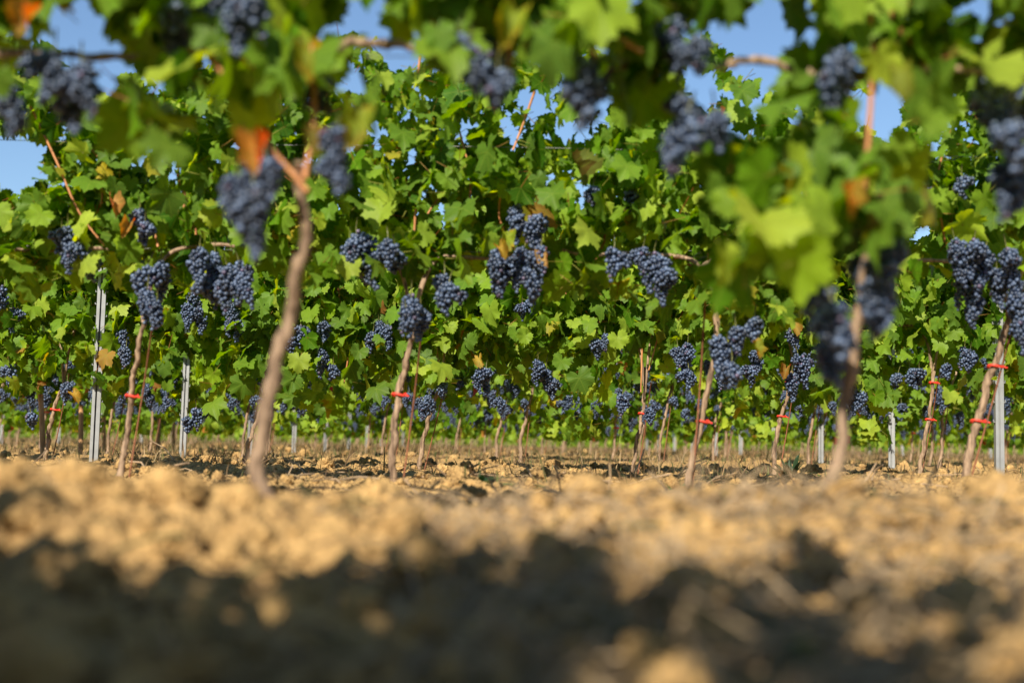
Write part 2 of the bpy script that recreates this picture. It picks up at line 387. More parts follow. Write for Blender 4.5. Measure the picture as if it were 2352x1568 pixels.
# ------------------------------------------------------------------ grape bunches (origin at the stalk, hanging down)
def bunch_mesh(length, width, seed, sub):
    g = np.random.default_rng(seed); pts = []; rb = 0.0068
    wing = g.random() < 0.5; ws = g.choice([-1, 1])
    for _ in range(9000):
        t = g.random(); prof = np.interp(t, [0, .12, .35, .7, 1], [.25, .85, 1, .62, .12]) * width / 2
        a = g.random() * 6.283; q = prof * math.sqrt(g.uniform(0.3, 1))
        q *= 0.8 + 0.45 * math.sin(t * 14 + seed * 2 + 2 * a) ** 2; p = np.array([q * math.cos(a) + 0.010 * math.sin(7 * t + seed), q * math.sin(a), -0.015 - t * length * 1.05])
        if wing and t < 0.4 and g.random() < 0.3: p[0] += ws * width * g.uniform(0.3, .75); p[2] -= 0.01
        if all((p[0] - o[0]) ** 2 + (p[1] - o[1]) ** 2 + (p[2] - o[2]) ** 2 > (rb * 1.55) ** 2 for o in pts): pts.append(p)
        if len(pts) > length * 950: break
    acc = Acc(); V, F = ICO2 if sub == 2 else ICO1
    for p in pts:
        s = rb * g.uniform(0.85, 1.2); c = np.array([1, 1, 1.0]) * g.uniform(0.45, 1.5)
        if g.random() < 0.03: c = c * [1.5, 0.8, 0.8]
        acc.add(V * s + p, F, c)
    Vt, Ft = tube([[0, 0, 0.03], [0.003, 0, 0], [0, 0, -0.03], [0.004, 0, -length * 0.6]], [0.0022, 0.002, 0.0018, 0.001], 5)
    acc.add(Vt, Ft, (2.4, 1.7, 0.25))
    return acc.build('grape_bunch', MGRAPE)
BL = [0.075, 0.10, 0.13, 0.16]
BUN = {2: [(L_, bunch_mesh(L_, 0.038 + L_ * 0.12, 40 + 7 * k + j, 2)) for k, L_ in enumerate(BL) for j in range(3)]}
BUN[1] = [(L_, bunch_mesh(L_, 0.040 + L_ * 0.12, 90 + 7 * k, 1)) for k, L_ in enumerate(BL)]
def add_bunch(root, world_p, length, lod, g):
    c = [b for b in BUN[lod] if abs(b[0] - length) < 0.02] or [min(BUN[lod], key=lambda b: abs(b[0] - length))]
    L_, me = c[g.integers(len(c))]
    o = put('grape_bunch', me, root, np.asarray(world_p) - np.array(root.location)); s = float(np.clip(length / L_, 0.85, 1.08))
    o.scale = (s, s, s); o.rotation_euler = (g.normal() * 0.12, g.normal() * 0.15, g.random() * 6.28)
    return o

# ------------------------------------------------------------------ withered leaves
def withered(root, p, size, col, seed):
    V, F = leaf_template(40, seed, 1.6); V = V.copy(); V[:, 2] += 0.30 * np.sin(V[:, 1] * 5 + seed) * np.abs(V[:, 0]); th_ = V[:, 0] * 2.3; V[:, 2] += -np.abs(V[:, 0]) * 0.2 + (1 - np.cos(th_)) * 0.42; V[:, 0] = np.sin(th_) / 2.3
    g = np.random.default_rng(seed); a = g.uniform(-0.7, 0.7)
    nrm = np.array([math.sin(a), -math.cos(a), 0.35]); nrm /= np.linalg.norm(nrm); tip = np.array([g.normal() * .4, 0, -1.0]); tip -= tip @ nrm * nrm; tip /= np.linalg.norm(tip)
    W = size * (V[:, 0:1] * np.cross(tip, nrm) + V[:, 1:2] * tip + V[:, 2:3] * nrm)
    c = np.tile(np.array(col + (1,)), (len(V), 1)); rim = np.hypot(V[:, 0], V[:, 1]) > 0.55
    if col[1] > 0.3: c[~rim, :3] = c[~rim, :3] * np.array([0.45, 0.75, 0.6])
    c[rim, :3] = c[rim, :3] * np.array([0.8, 0.6, 0.6]); c[:, :3] *= g.uniform(0.55, 1.15, (len(V), 1))
    o = put('withered_leaf', mesh_np('withered_leaf', W, F, MLEAF, True, lc=V, tint=c), root, np.asarray(p) - np.array(root.location)); return o

# ------------------------------------------------------------------ where the sky shows between the leaves
HOLES = [(257,103,60,24),(248,190,42,66),(30,390,78,86),(365,185,10,30),(475,155,8,18),(335,345,12,18),(528,350,14,16),(700,402,20,16),
 (850,35,72,46),(890,125,34,30),(800,205,24,38),(977,130,9,16),(1067,187,10,20),(1215,240,38,22),(1165,310,26,30),(1305,312,42,24),
 (1387,240,26,24),(1350,268,12,12),(1292,212,7,9),(867,332,18,20),(806,350,14,12),(1067,312,10,10),(1082,345,9,8),(940,400,9,25),
 (1330,480,14,28),(1417,17,18,14),(965,505,8,8),(1013,510,8,7),(1272,430,12,8),(1590,190,24,30),(1705,80,95,42),(1725,170,56,16),
 (1610,215,50,36),(1785,215,20,16),(2030,280,56,72),(2105,205,18,30),(2135,85,9,9),(2225,85,20,80),(1680,322,30,20),(1742,262,9,24),
 (1945,280,14,14),(2120,548,24,18),(1855,22,20,14),(1845,80,10,10),(1985,170,9,9),(2185,217,8,8),(2135,350,10,16),(2215,425,9,9)]
H_ = np.array(HOLES, float); H_[:, 2:] *= 0.78
def in_hole(P, margin):                    # margin in photo units per point
    q = proj(P); ok = np.zeros(len(P), bool)
    for cx, cy, a, b in H_:
        ok |= ((q[:, 0] - cx) / (a + margin)) ** 2 + ((q[:, 1] - cy) / (b + margin)) ** 2 < 1
    return ok, q

# ------------------------------------------------------------------ vines
ORD = ['', 'first', 'second', 'third', 'fourth', 'fifth', 'sixth', 'seventh', 'eighth', 'ninth', 'tenth', 'eleventh', 'twelfth', 'thirteenth']
def nth(k):
    if k < 14: return ORD[k]
    return f'{k}th' if not (k % 10 == 1 and k != 11) else f'{k}st'
ROWNAME = {1: 'nearest blurred row', 2: 'second row', 3: 'third row', 4: 'fourth row', 5: 'fifth row', 6: 'sixth row'}

def make_trunk(root, P, r0, r1, mesh_only=False, g=rng):
    n = 46
    Q, r = smooth_path(P, np.linspace(r0, r1, len(P)), n)
    t = np.linspace(0, 1, n); r = r * (1 + 0.5 * np.exp(-((t - 0.0) / 0.06) ** 2)) 
    for _ in range(6):
        c = g.uniform(0.1, 0.95); r *= 1 + g.uniform(0.08, 0.28) * np.exp(-((t - c) / 0.014) ** 2)
    Q = Q + np.stack([vnoise(t * 9 + g.random() * 50, t * 0 + 3), vnoise(t * 9 + g.random() * 50, t * 0 + 7), t * 0], 1) * 0.012
    Q[3:, :2] += g.normal(size=(n - 3, 2)) * 0.0011; V, F = tube(Q, r * 0.86, 11, 0.09, g); return V, F, Q

def tie_geo(c, r):
    th_ = np.linspace(0, 2 * np.pi, 15); P = np.stack([c[0] + 0.004 + (r + 0.006) * np.cos(th_) * 1.25, c[1] + (r + 0.002) * np.sin(th_), c[2] + 0.002 * np.sin(th_ * 2)], 1)
    A = Acc(); V, F = tube(P, 0.0026, 6); V = V.copy(); V[:, 2] = c[2] + (V[:, 2] - c[2]) * 1.7; A.add(V, F)
    V, F = tube([[c[0] + r + 0.006, c[1] - 0.006, c[2]], [c[0] + r + 0.024, c[1] - 0.012, c[2] - 0.006]], 0.003, 5); A.add(V, F)
    return A.build('tie', MTIE)

VARL, VARC, VARW = {}, {}, {}
vines_visible = {}

def cordon_geo(top, x0, x1, z, rel, g, r=0.0070):
    A = Acc()
    for xe in (x0, x1):
        P = [top, top + [0.05 * (xe - top[0]), 0, 0.6 * (z - top[2])], [top[0] + 0.16 * (xe - top[0]), top[1] + 0.04, z]]
        for f in (0.6, 0.8, 1.0): P.append([top[0] + f * (xe - top[0]), top[1] + 0.06 + g.normal() * 0.02, z + g.normal() * 0.014])
        Q, rad = smooth_path(P, np.linspace(r * 1.15, r * 0.75, len(P)), 26)
        V, F = tube(Q, rad * (1 + 0.12 * g.normal(size=26).clip(-1, 2)), 8, 0.05, g); A.add(V - rel, F)
    return A.build('cordon', MBARK)

def cane_path(x, y, z0, z1, g):
    n = 6; t = np.linspace(0, 1, n); lx, ly = g.normal() * 0.10, g.normal() * 0.07
    return np.stack([x + lx * t + 0.025 * np.sin(t * 6 + g.random() * 6), y + ly * t, z0 + (z1 - z0) * t], 1)

def bare_root(x, y, label, group='grapevines in the rows'):
    o = bpy.data.objects.new('grapevine', None); COL.objects.link(o); o.location = (float(x), float(y), float(ground(x, y, False)))
    tag(o, label, 'grapevine', group); return o

def rod(P, label):
    V, F = tube(P, 0.0032, 6); b = np.array(P[0]); V = V - b
    tag(put('training_stake', mesh_np('training_stake', V, F, MROD), None, b), label, 'stake', 'thin rusty rods tied to the vines')

# ---- detailed rows 1-3 -------------------------------------------------------
# trunks: photo measures (x, y) from foot to head, radii, tie heights
T1 = [([(-700,1150),(-720,1050),(-690,900),(-640,650),(-610,430),(-600,160)], .014, .010, [], 'grapevine of the nearest row reaching in at the left edge'),
      ([(625,1150),(597,1085),(590,1040),(612,950),(640,830),(672,700),(700,610),(714,530),(708,450),(702,400)], .0155, .0095, [], 'nearest vine with thick pale crooked trunk left of the middle'),
      ([(1900,1120),(1925,1030),(1940,930),(1956,820),(1968,730),(1975,600),(1982,470)], .0125, .0095, [], 'nearest blurred vine on the right with bunches hanging beside its straight trunk'),
      ([(3200,1150),(3215,1000),(3240,800),(3270,500),(3280,170)], .013, .010, [], 'grapevine of the nearest row reaching in at the right edge')]
T2 = [([(-350,1080),(-340,950),(-310,800),(-290,740)], .014, .009, [0.37], 'second-row vine standing just outside the left edge'),
      ([(275,1085),(288,1030),(292,1000),(305,905),(325,815),(345,745)], .0125, .009, [905], 'second-row vine with bright red tie, right of the tall left steel post'),
      ([(905,1115),(903,1040),(912,930),(930,850),(950,780)], .0155, .0105, [908], 'second-row vine left of the middle with blurred dark foot and one red tie'),
      ([(1572,1110),(1592,1030),(1610,968),(1630,880),(1636,780),(1640,690),(1600,625)], .0125, .010, [968], 'second-row vine right of the middle with red tie and a big bunch at its head'),
      ([(2212,1145),(2222,1060),(2248,950),(2262,880),(2280,800),(2295,720)], .0175, .0115, [968, 842], 'second-row vine at the right edge with two red ties and many bunches'),
      ([(2855,1150),(2870,1000),(2900,850),(2920,750)], .014, .010, [], 'second-row vine standing just outside the right edge')]
T3 = [([(-330,1045),(-320,950),(-300,850)], .012, .009, [], 'third-row vine just outside the left edge'),
      ([(105,1040),(112,985),(128,930),(155,880)], .014, .009, [940], 'third-row vine nearest the left edge with yellow and red leaves low down'),
      ([(562,1062),(570,1020),(588,970),(612,920)], .013, .010, [], 'third-row vine half hidden behind the thick nearest trunk'),
      ([(962,1085),(970,1020),(985,960),(1010,890)], .015, .010, [], 'third-row vine with one compact low bunch, just right of the dark-footed trunk'),
      ([(1452,1080),(1462,1020),(1470,970),(1480,900)], .012, .009, [948], 'third-row vine with twin stems and low hanging leaves right of the middle'),
      ([(1780,1075),(1778,1035),(1790,980),(1806,905),(1812,850)], .014, .009, [958, 878], 'third-row vine with dark green weeds at its foot and long bunches'),
      ([(2108,1082),(2120,1030),(2128,960),(2135,880)], .014, .009, [965, 862], 'third-row vine between two steel posts at the right'),
      ([(2530,1080),(2545,1000),(2560,900)], .013, .009, [], 'third-row vine just outside the right edge')]
B1 = [(15,170,150),(125,100,150),(165,150,170),(190,130,150),(415,-10,160),(480,-60,170),(565,-20,170),(620,60,110),(570,325,130),(583,400,210),(545,390,90),(610,350,110),(720,170,100),(775,275,80),(765,340,110),
      (1085,90,120),(1110,70,150),(1145,140,100),(1060,60,110),(1330,110,130),(1350,150,140),(1390,130,100),(1550,20,170),(1600,70,110),(1530,60,100),(1560,200,120),(1585,250,200),(1640,240,100),(1925,90,130),(1910,140,120),
      (2290,180,190),(2330,260,130),(2335,350,170),(2265,160,130),(2350,180,150),(1875,620,150),(1905,680,150),(1890,770,120),(2000,560,180),(2050,530,200),(2020,620,170)]
B2 = [(155,510,80),(180,540,100),(210,580,65),(140,520,60),(320,470,80),(335,500,60),(340,650,100),(370,590,110),(360,680,80),(345,600,90),(460,560,110),(495,570,130),(520,600,110),(545,590,130),(515,630,90),(480,620,90),
      (820,520,110),(830,570,110),(805,540,80),(890,540,90),(905,560,70),(945,665,120),(965,690,100),(930,700,70),(1020,620,90),(1035,640,90),(1190,460,110),(1215,490,110),(1150,560,110),(1205,560,120),(1225,600,110),(1245,560,80),(1150,610,80),(1185,570,100),
      (1480,560,70),(1505,570,110),(1525,600,110),(1455,430,60),(1410,560,90),(1650,760,120),(1670,780,120),(1690,740,80),(1735,720,70),(1680,820,70),(1860,590,60),(2190,540,130),(2215,590,130),(2235,650,110),(2240,540,110),(2265,560,140),(2290,610,110),
      (2330,600,110),(2335,660,110),(2345,720,100),(2210,395,60),(1365,420,50),(2310,560,90)]
B3 = [(10,650,80),(30,700,70),(20,830,60),(155,870,60),(285,750,60),(290,790,60),(440,660,70),(455,700,80),(430,690,70),(535,690,90),(545,720,70),(745,730,60),(740,795,80),(765,830,50),(870,730,70),(890,740,70),(858,755,60),(985,900,60),(972,915,50),
      (1015,870,50),(1100,835,75),(1118,840,80),(1215,680,50),(1200,690,45),(1235,820,70),(1255,840,60),(1270,860,60),(1145,905,50),(1370,770,60),(1390,760,50),(1555,790,60),(1580,780,100),(1580,840,60),(1490,930,50),(1430,900,60),(1665,840,60),(1740,800,70),
      (1730,830,60),(1805,690,70),(1815,745,70),(1830,805,100),(1820,850,80),(1838,830,70),(1960,880,80),(1978,890,60),(2065,850,50),(2090,840,60),(2112,840,50),(2170,830,50),(2215,790,60),(2230,800,60),(70,940,50),(450,930,60),(430,950,50),(660,760,60),(690,740,60),(1690,700,60)]
C1 = [[(445,75),(480,120),(515,178)],[(525,85),(572,150)],[(706,440),(660,385),(625,345),(600,300)],[(1982,475),(1996,310),(2004,170),(2000,30)],[(700,410),(722,290),(722,190),(716,90)],[(1425,90),(1478,122)],[(560,-60),(530,30)]]
C2 = [[(70,245),(130,370),(180,490),(240,565)],[(178,305),(262,405)],[(1228,210),(1200,290),(1178,345)],[(955,480),(950,555)],[(425,440),(420,520)],[(1580,605),(1625,640),(1638,700)],[(965,130),(960,170)],[(1850,440),(1853,470)],[(1490,470),(1495,510)]]
C3 = [[(1375,640),(1378,740)],[(1285,640),(1310,700)],[(162,690),(158,760)],[(800,820),(790,880)],[(1475,800),(1472,900)],[(1560,500),(1540,560)],[(1515,760),(1490,850)]]
W1 = [(600,350,.040,(.60,.17,.03)),(70,40,.035,(.55,.20,.06)),(820,270,.045,(.50,.36,.01)),(712,130,.035,(.55,.33,.01)),(1180,40,.045,(.48,.36,.01)),(1945,450,.032,(.50,.22,.02)),(730,310,.03,(.18,.06,.02)),(2070,170,.04,(.2,.2,.01))]
W2 = [(262,465,.045,(.60,.22,.08)),(293,520,.04,(.50,.18,.06)),(1165,545,.05,(.60,.45,.01)),(1150,570,.04,(.45,.20,.02)),(1248,590,.045,(.60,.26,.12)),(1738,795,.04,(.55,.32,.02)),(1325,380,.07,(.12,.10,.02))]
W3 = [(1825,745,.06,(.50,.22,.05)),(1300,520,.07,(.48,.42,.05)),(1270,505,.06,(.5,.46,.04)),(1335,530,.06,(.45,.38,.05)),(1640,510,.08,(.20,.12,.06)),(1615,560,.09,(.18,.10,.05)),(1655,540,.06,(.26,.16,.09)),(1100,825,.05,(.55,.30,.04)),(170,905,.05,(.55,.25,.03)),(1805,850,.05,(.4,.1,.03)),(1965,840,.05,(.55,.28,.03)),(1665,470,.06,(.28,.2,.1))]
# leaf masses of row 1 in the photo: (cx, cy, rx, ry, density)
D1 = [(380,40,110,110,1),(120,20,150,45,.9),(330,230,75,140,.9),(450,170,60,60,.5),(560,230,85,90,1),(390,290,45,90,.7),(700,100,80,90,1),(640,30,60,50,.7),(745,200,50,60,.5),(845,90,40,30,.25),(820,260,50,45,.8),(40,130,50,70,.6),(-60,150,80,200,.8),
      (1020,50,110,85,1),(1180,30,110,55,.9),(1350,40,120,60,1),(1500,40,110,60,.8),(1450,190,70,90,.9),(1380,90,60,50,.6),(1650,30,60,40,.8),(1780,15,130,35,.8),(1940,60,80,70,.9),(2070,100,110,120,1),(2160,180,60,110,.6),(2300,100,90,130,.9),(2330,230,60,90,.5),
      (1760,430,120,110,1),(1900,420,110,130,1),(2010,440,110,110,.9),(1700,560,60,100,.7),(1820,560,110,90,.9),(1980,540,110,50,.8),(2080,500,60,70,.8),(2130,290,50,70,.9),(1870,260,70,80,.7),(1700,370,60,50,.6),(1240,110,120,50,.7),(1900,5,320,50,1),(1650,15,160,45,1),(2200,60,120,110,1),(1500,100,60,60,.8),(1100,120,90,60,.5),(480,50,120,60,1),(240,20,120,40,1),(1010,160,50,40,.4)]
D2LOW = [(1740,690,110,90,1),(1690,640,80,80,1),(2160,480,120,120,.8),(430,600,60,80,.6),(1000,600,80,80,.8),(730,560,70,70,.5),(950,540,90,110,1),(1420,640,80,60,.6),(1560,690,70,60,.2)]

def density1(q, z, P):
    d = np.where(q[:, 1] < -10, 0.75, 0.0)
    for cx, cy, a, b, w in D1:
        d = np.maximum(d, w * (((q[:, 0] - cx) / a) ** 2 + ((q[:, 1] - cy) / b) ** 2 < 1))
    d = np.where((q[:, 0] < -60) | (q[:, 0] > 2412), 0.6 * (z > 0.75), d)
    return d
def density2(q, z, P):
    top = 130 + 60 * vnoise(q[:, 0] / 90, q[:, 0] * 0) * 2 + 60 * np.exp(-((q[:, 0] - 250) / 200) ** 2) + 120 * np.exp(-((q[:, 0] - 1900) / 260) ** 2)
    bot = 655 + 90 * vnoise(q[:, 0] / 70 + 9, q[:, 0] * 0)
    d = np.where((q[:, 1] > top) & (q[:, 1] < bot), 1.0, 0.0) * np.where(q[:, 1] > 540, 0.55, 1.0)
    for cx, cy, a, b, w in D2LOW: d = np.maximum(d, w * (((q[:, 0] - cx) / a) ** 2 + ((q[:, 1] - cy) / b) ** 2 < 1))
    return d
def density3(q, z, P):
    top = 440 + 70 * vnoise(q[:, 0] / 80 + 40, q[:, 0] * 0) * 2; bot = 880 + 150 * vnoise(q[:, 0] / 60 + 19, q[:, 0] * 0)
    return np.where((q[:, 1] > top) & (q[:, 1] < bot), 1.0, 0.0) * np.where(q[:, 1] > 800, 0.6, 1.0)

def detailed_row(row, T, B, C, W, dens, nper, lod, sz, zr, thick, seed, bl):
    g = np.random.default_rng(seed); y0 = ROWY(row)
    feet = [pt(*t[0][0], y0) for t in T]; roots, heads = [], []
    for t, f in zip(T, feet):
        rt = bare_root(f[0], y0, t[4]); roots.append(rt); L0 = np.array(rt.location)
        P = np.array([pt(a, b, y0) for a, b in t[0]]); P[0, 2] = L0[2] - 0.03
        if len(P) > 2 and P[1, 2] < L0[2]: P[1, 2] = L0[2] + 0.02
        P[:, 1] += g.normal(size=len(P)) * 0.008; P[:, 1] -= np.clip((P[:, 2] - 0.25) * 0.28, 0, 0.14)
        V, F, Q = make_trunk(rt, P, t[1], t[2], g=g); put('trunk', mesh_np('trunk', V - L0, F, MBARK), rt); heads.append(Q[-1])
        for ty in t[3]:
            zt = pt(t[0][0][0], ty, y0)[2] if ty > 5 else ty
            k = int(np.argmin(abs(Q[:, 2] - zt))); put('tie', tie_geo(Q[k] - L0, t[1] * 0.95), rt)
        # thin rod beside the trunk
        if row > 1:
            k = len(Q) // 2; top = Q[-1] + [0.03 + g.normal() * 0.01, 0.0, 0.05]; b0 = Q[0] + [0.028, 0.02, 0.02]
            rod([b0, (b0 + top) / 2 + [0.003, 0, 0], top], 'thin rusty rod beside the ' + t[4].split(' with ')[0].split(',')[0])
    hx = np.array([h[0] for h in heads]); mids = (hx[1:] + hx[:-1]) / 2; lo = np.r_[hx[0] - 0.5, mids]; hi = np.r_[mids, hx[-1] + 0.5]
    zc = 0.79
    for k, rt in enumerate(roots):
        L0 = np.array(rt.location)
        if row == 1:
            arms = [[(-600,165),(-200,150),(60,118),(170,128),(312,130)], [(718,140),(800,100),(890,98),(960,112),(1050,126)], [(2004,165),(1930,185),(1850,172),(1775,140),(1700,138),(1640,160)], [(3280,170),(2900,160),(2500,165),(2352,172),(2200,158),(2110,155)]]
            Q, rad = smooth_path([pt(a, b, y0 - 0.02) for a, b in arms[k]], np.linspace(0.0095, 0.0065, len(arms[k])), 26)
            Q = Q + g.normal(size=Q.shape) * 0.002; V, F = tube(Q, rad * (1 + 0.18 * g.normal(size=26).clip(-1, 2)), 8, 0.06, g); put('cordon', mesh_np('cordon', V - L0, F, MBARK), rt); continue
        put('cordon', cordon_geo(heads[k], lo[k] + 0.02, hi[k] - 0.02, zc, L0, g), rt)
    own = lambda x: int(np.clip(np.searchsorted(mids, x), 0, len(roots) - 1))
    # canes
    cps = [np.array([pt(a, b, y0 - 0.10) for a, b in c]) for c in C]
    ncane = 0
    for k in range(len(roots)):
        for _ in range(5):
            x = g.uniform(lo[k], hi[k]); cps.append(cane_path(x, y0, zc, g.uniform(1.0, 1.3), g))
    for P in cps:
        hole, q = in_hole(P, 0)
        if len(P) == 6 and hole.any() and row == 1: continue
        rt = roots[own(P[:, 0].mean())]; Q, r = smooth_path(P, np.linspace(0.0048 if row > 1 else 0.0052, 0.0035, len(P)), 14)
        V, F = tube(Q, r, 7, 0.04, g); put('cane', mesh_np('cane', V - np.array(rt.location), F, MCANE), rt)
    # leaves
    span = hi[-1] - lo[0]; n = int(nper * span * (zr[1] - zr[0]))
    P = np.stack([g.uniform(lo[0], hi[-1], n), y0 + np.clip(g.normal(size=n) * thick, -2.2 * thick, 2.2 * thick), g.uniform(zr[0], zr[1], n)], 1)
    size = sz * (0.5 + 0.75 * g.random(n) ** 1.3) * np.where(P[:, 2] > 1.25, 0.85, 1)
    # the leaf body hangs ~half a leaf below its stalk
    hole, q = in_hole(P - [0, 0, 0.45 * sz], size * FPX / y0 * (0.30 if row == 1 else 0.48))
    keep = (~hole) & (g.random(n) < dens(q, P[:, 2], P))
    bb = np.zeros(len(P), bool)
    for (bx, by, bl_) in B:
        bb |= (abs(q[:, 0] - bx) < bl_ * 0.42) & (q[:, 1] > by - 0.05 * bl_) & (q[:, 1] < by + bl_ * 1.1)
    keep &= ~(bb & (P[:, 1] < y0 - 0.02) & (g.random(n) < (0.3 if row == 1 else 0.45)))
    if row == 1:                            # keep the trunk heads in the sun, as in the photo
        Sn = np.array(S)
        for a, b in ((700, 410), (712, 480), (714, 540), (700, 610), (685, 670), (1962, 760), (1956, 820)):
            v = P - pt(a, b, y0 - .08); t_ = v @ Sn; keep &= ~((np.linalg.norm(v - t_[:, None] * Sn, axis=1) < 0.065) & (t_ > 0))
    P, size = P[keep], size[keep]; o = np.array([own(x) for x in P[:, 0]])
    for k, rt in enumerate(roots):
        s = o == k
        if s.sum() < 3: continue
        C_ = P[s] - np.array(rt.location); me = leaf_mesh('foliage', C_, size[s], lod, g, yellow=0.006 if row == 1 else 0.018); put('foliage', me, rt)
    # bunches
    for (bx, by, bl_) in B:
        p = pt(bx, by, y0 - (g.uniform(0.0, 0.14) if row == 1 else g.uniform(0.16, 0.27))); rt = roots[own(p[0])]; add_bunch(rt, p, bl_ * y0 / FPX * (0.80 if row == 1 else 0.80), bl, g)
    for (wx, wy, s_, c_) in W:
        p = pt(wx, wy, y0 - 0.29); rt = roots[own(p[0])]; withered(rt, p, s_, c_, int(wx))
    return roots

R1 = detailed_row(1, T1, B1, C1, W1, density1, 1350, 40, 0.066, (0.40, 1.55), 0.10, 21, 2)
R2_ = detailed_row(2, T2, B2, C2, W2, density2, 1350, 40, 0.068, (0.42, 1.55), 0.13, 22, 2)
R3 = detailed_row(3, T3, B3, C3, W3, density3, 1250, 40, 0.072, (0.25, 1.50), 0.13, 23, 2)

# ---- repeated rows: templates -------------------------------------------------
def template(seed, lod, nleaf, nb, blod, with_parts=True):
    g = np.random.default_rng(seed); D = {}
    P = np.array([[0, 0, -0.03], [0.01 + g.normal() * 0.01, 0, 0.15], [0.045 + g.normal() * 0.015, g.normal() * 0.01, 0.35], [0.09 + g.normal() * 0.02, 0, 0.56], [0.12 + g.normal() * 0.02, 0, 0.70]])
    V, F, Q = make_trunk(None, P, g.uniform(0.011, 0.016), 0.009, g=g); D['trunk'] = [mesh_np('trunk', V, F, MBARK)]
    k = int(np.argmin(abs(Q[:, 2] - g.uniform(0.28, 0.4)))); D['tie'] = [tie_geo(Q[k], 0.013)]
    D['cordon'] = [cordon_geo(Q[-1], -0.5, 0.5, 0.79, np.zeros(3), g)]
    A = Acc()
    cl = []
    for _ in range(5):
        Q2, r = smooth_path(cane_path(g.uniform(-.5, .5), g.normal() * 0.05, 0.79, g.uniform(1.1, 1.45), g), np.linspace(0.0048, 0.0035, 6), 10)
        V, F = tube(Q2, r, 5); cl.append(mesh_np('cane', V, F, MCANE))
    D['cane'] = cl
    x = g.uniform(-0.56, 0.56, nleaf); z = 0.20 + 1.3 * g.random(nleaf) ** 0.9
    bot = (0.38 if lod > 12 else 0.27) + 0.42 * vnoise(x * 3 + seed * 3.1, x * 0) * 1.3; top = 1.42 + 0.2 * vnoise(x * 4 + seed * 1.7, x * 0 + 8)
    ok = (z > bot) & (z < top) & ((z > .72) | (g.random(nleaf) < .7)); x, z = x[ok], z[ok]
    C_ = np.stack([x, np.clip(g.normal(size=len(x)) * 0.13, -.3, .3), z], 1)
    D['foliage'] = [leaf_mesh('foliage', C_, (0.070 if lod > 12 else 0.080) * g.uniform(0.6, 1.15, len(x)), lod, g, petiole=lod > 12, yellow=0.018)]
    D['bunches'] = [(np.array([g.uniform(-.48, .48), -g.uniform(-0.02, 0.22), g.uniform(0.38, 0.84)]), g.uniform(0.075, 0.14)) for _ in range(nb)]
    D['blod'] = blod; D['rod'] = [Q[0] + [0.03, 0.02, 0.02], Q[-1] + [0.03, 0, 0.05]]
    return D
TM = [template(300 + k, 24, 900, 21, 2) for k in range(6)]
TS = template(350, 24, 420, 8, 1)
TF = [template(400 + k, 12, 760, 18, 1) for k in range(5)]
def plant(row, x, label, D, g, parts=True):
    y = ROWY(row) + g.normal() * 0.02; rt = bare_root(x, y, label)
    mir = -1 if False else 1
    put('trunk', D['trunk'][0], rt); put('cordon', D['cordon'][0], rt); put('foliage', D['foliage'][0], rt)
    if parts:
        if g.random() < 0.4: put('tie', D['tie'][0], rt)
        for c in D['cane']: put('cane', c, rt)
    for p, L_ in D['bunches']: add_bunch(rt, np.array(rt.location) + p, L_, D['blod'], g)
    return rt
g = np.random.default_rng(55); count = 3
for row in range(4, 13):
    y = ROWY(row); half = y * 0.37 + 0.7; x = -half + g.random() * 0.9
    xs = []
    while x < half: xs.append(x); x += 0.96 + g.normal() * 0.05
    nvis = 0
    for k, x in enumerate(xs):
        inside = abs(x) < y * 0.36
        nvis += inside
        if row <= 6:
            lab = f'{nth(max(nvis,1))} grapevine from the left in the {ROWNAME[row]}' if inside else f'grapevine of the {ROWNAME[row]} at the ' + ('left' if x < 0 else 'right') + ' edge of view'
            if not inside: lab += ', partly cut off'
            rt = plant(row, x, lab, TM[g.integers(6)], g)
            if inside:
                L0 = np.array(rt.location); D = TM[0]; b = L0 + [0.03, 0.03, 0.0]; t_ = L0 + [0.12 + g.normal() * .02, 0.02, 0.72]
                rod([b, (b + t_) / 2, t_], f'thin rusty rod beside the {nth(max(nvis,1))} vine from the left in the {ROWNAME[row]}')
        else:
            D = TF[g.integers(5)]
            plant(row, x, 'small far-off grapevine in the blurred back rows', D, g, parts=False)

# row behind the camera, which throws the shade in the foreground
g = np.random.default_rng(77)
for k, x in enumerate([-3.05, -2.1, -1.15, -0.2, 0.75, 1.7]):
    rt = bare_root(x, -0.45, 'grapevine of the row behind the viewer that shades the foreground soil'); D = TM[k % 6] if k < 3 else TS; rt.scale = (1.08, 1.2, (1.12, 1.12, 1.08, 1.18, 1.24, 1.28)[k])
    put('trunk', D['trunk'][0], rt); put('cordon', D['cordon'][0], rt); put('foliage', D['foliage'][0], rt)
    if k < 3: put('foliage', TM[(k + 3) % 6]['foliage'][0], rt)
    for p, L_ in D['bunches']: add_bunch(rt, np.array(rt.location) + p, L_, 1, g)

# very distant rows as one mass
acc_P = []; g = np.random.default_rng(88)
for row in range(13, 30):
    y = ROWY(row); n = int(y * 0.76 * 190); x = g.uniform(-y * .40, y * .40, n); zb = (0.30 if row < 17 else -0.1) + 0.35 * vnoise(x * 1.3 + row * 7, x * 0); acc_P.append(np.stack([x, y + g.normal(size=n) * .12, zb + g.random(n) * (1.45 - zb)], 1))
P = np.concatenate(acc_P)
Tk = Acc()
for row in range(13, 30):
    y = ROWY(row); x = -y * .38
    while x < y * .38:
        x += 0.62 + g.normal() * .12; V, F = tube([[x, y - .1, -0.02], [x + .05 + g.normal() * .02, y, .3], [x + .1, y, .62]], [0.016, 0.013, 0.011], 4); Tk.add(V, F)
        V, F = ICO1
        for _ in range(3):
            c = np.array([x + g.uniform(-.45, .45), y - g.uniform(0, .16), g.uniform(.34, .8)]); Tk.add(V * [0.04, 0.04, 0.09] + c, F)
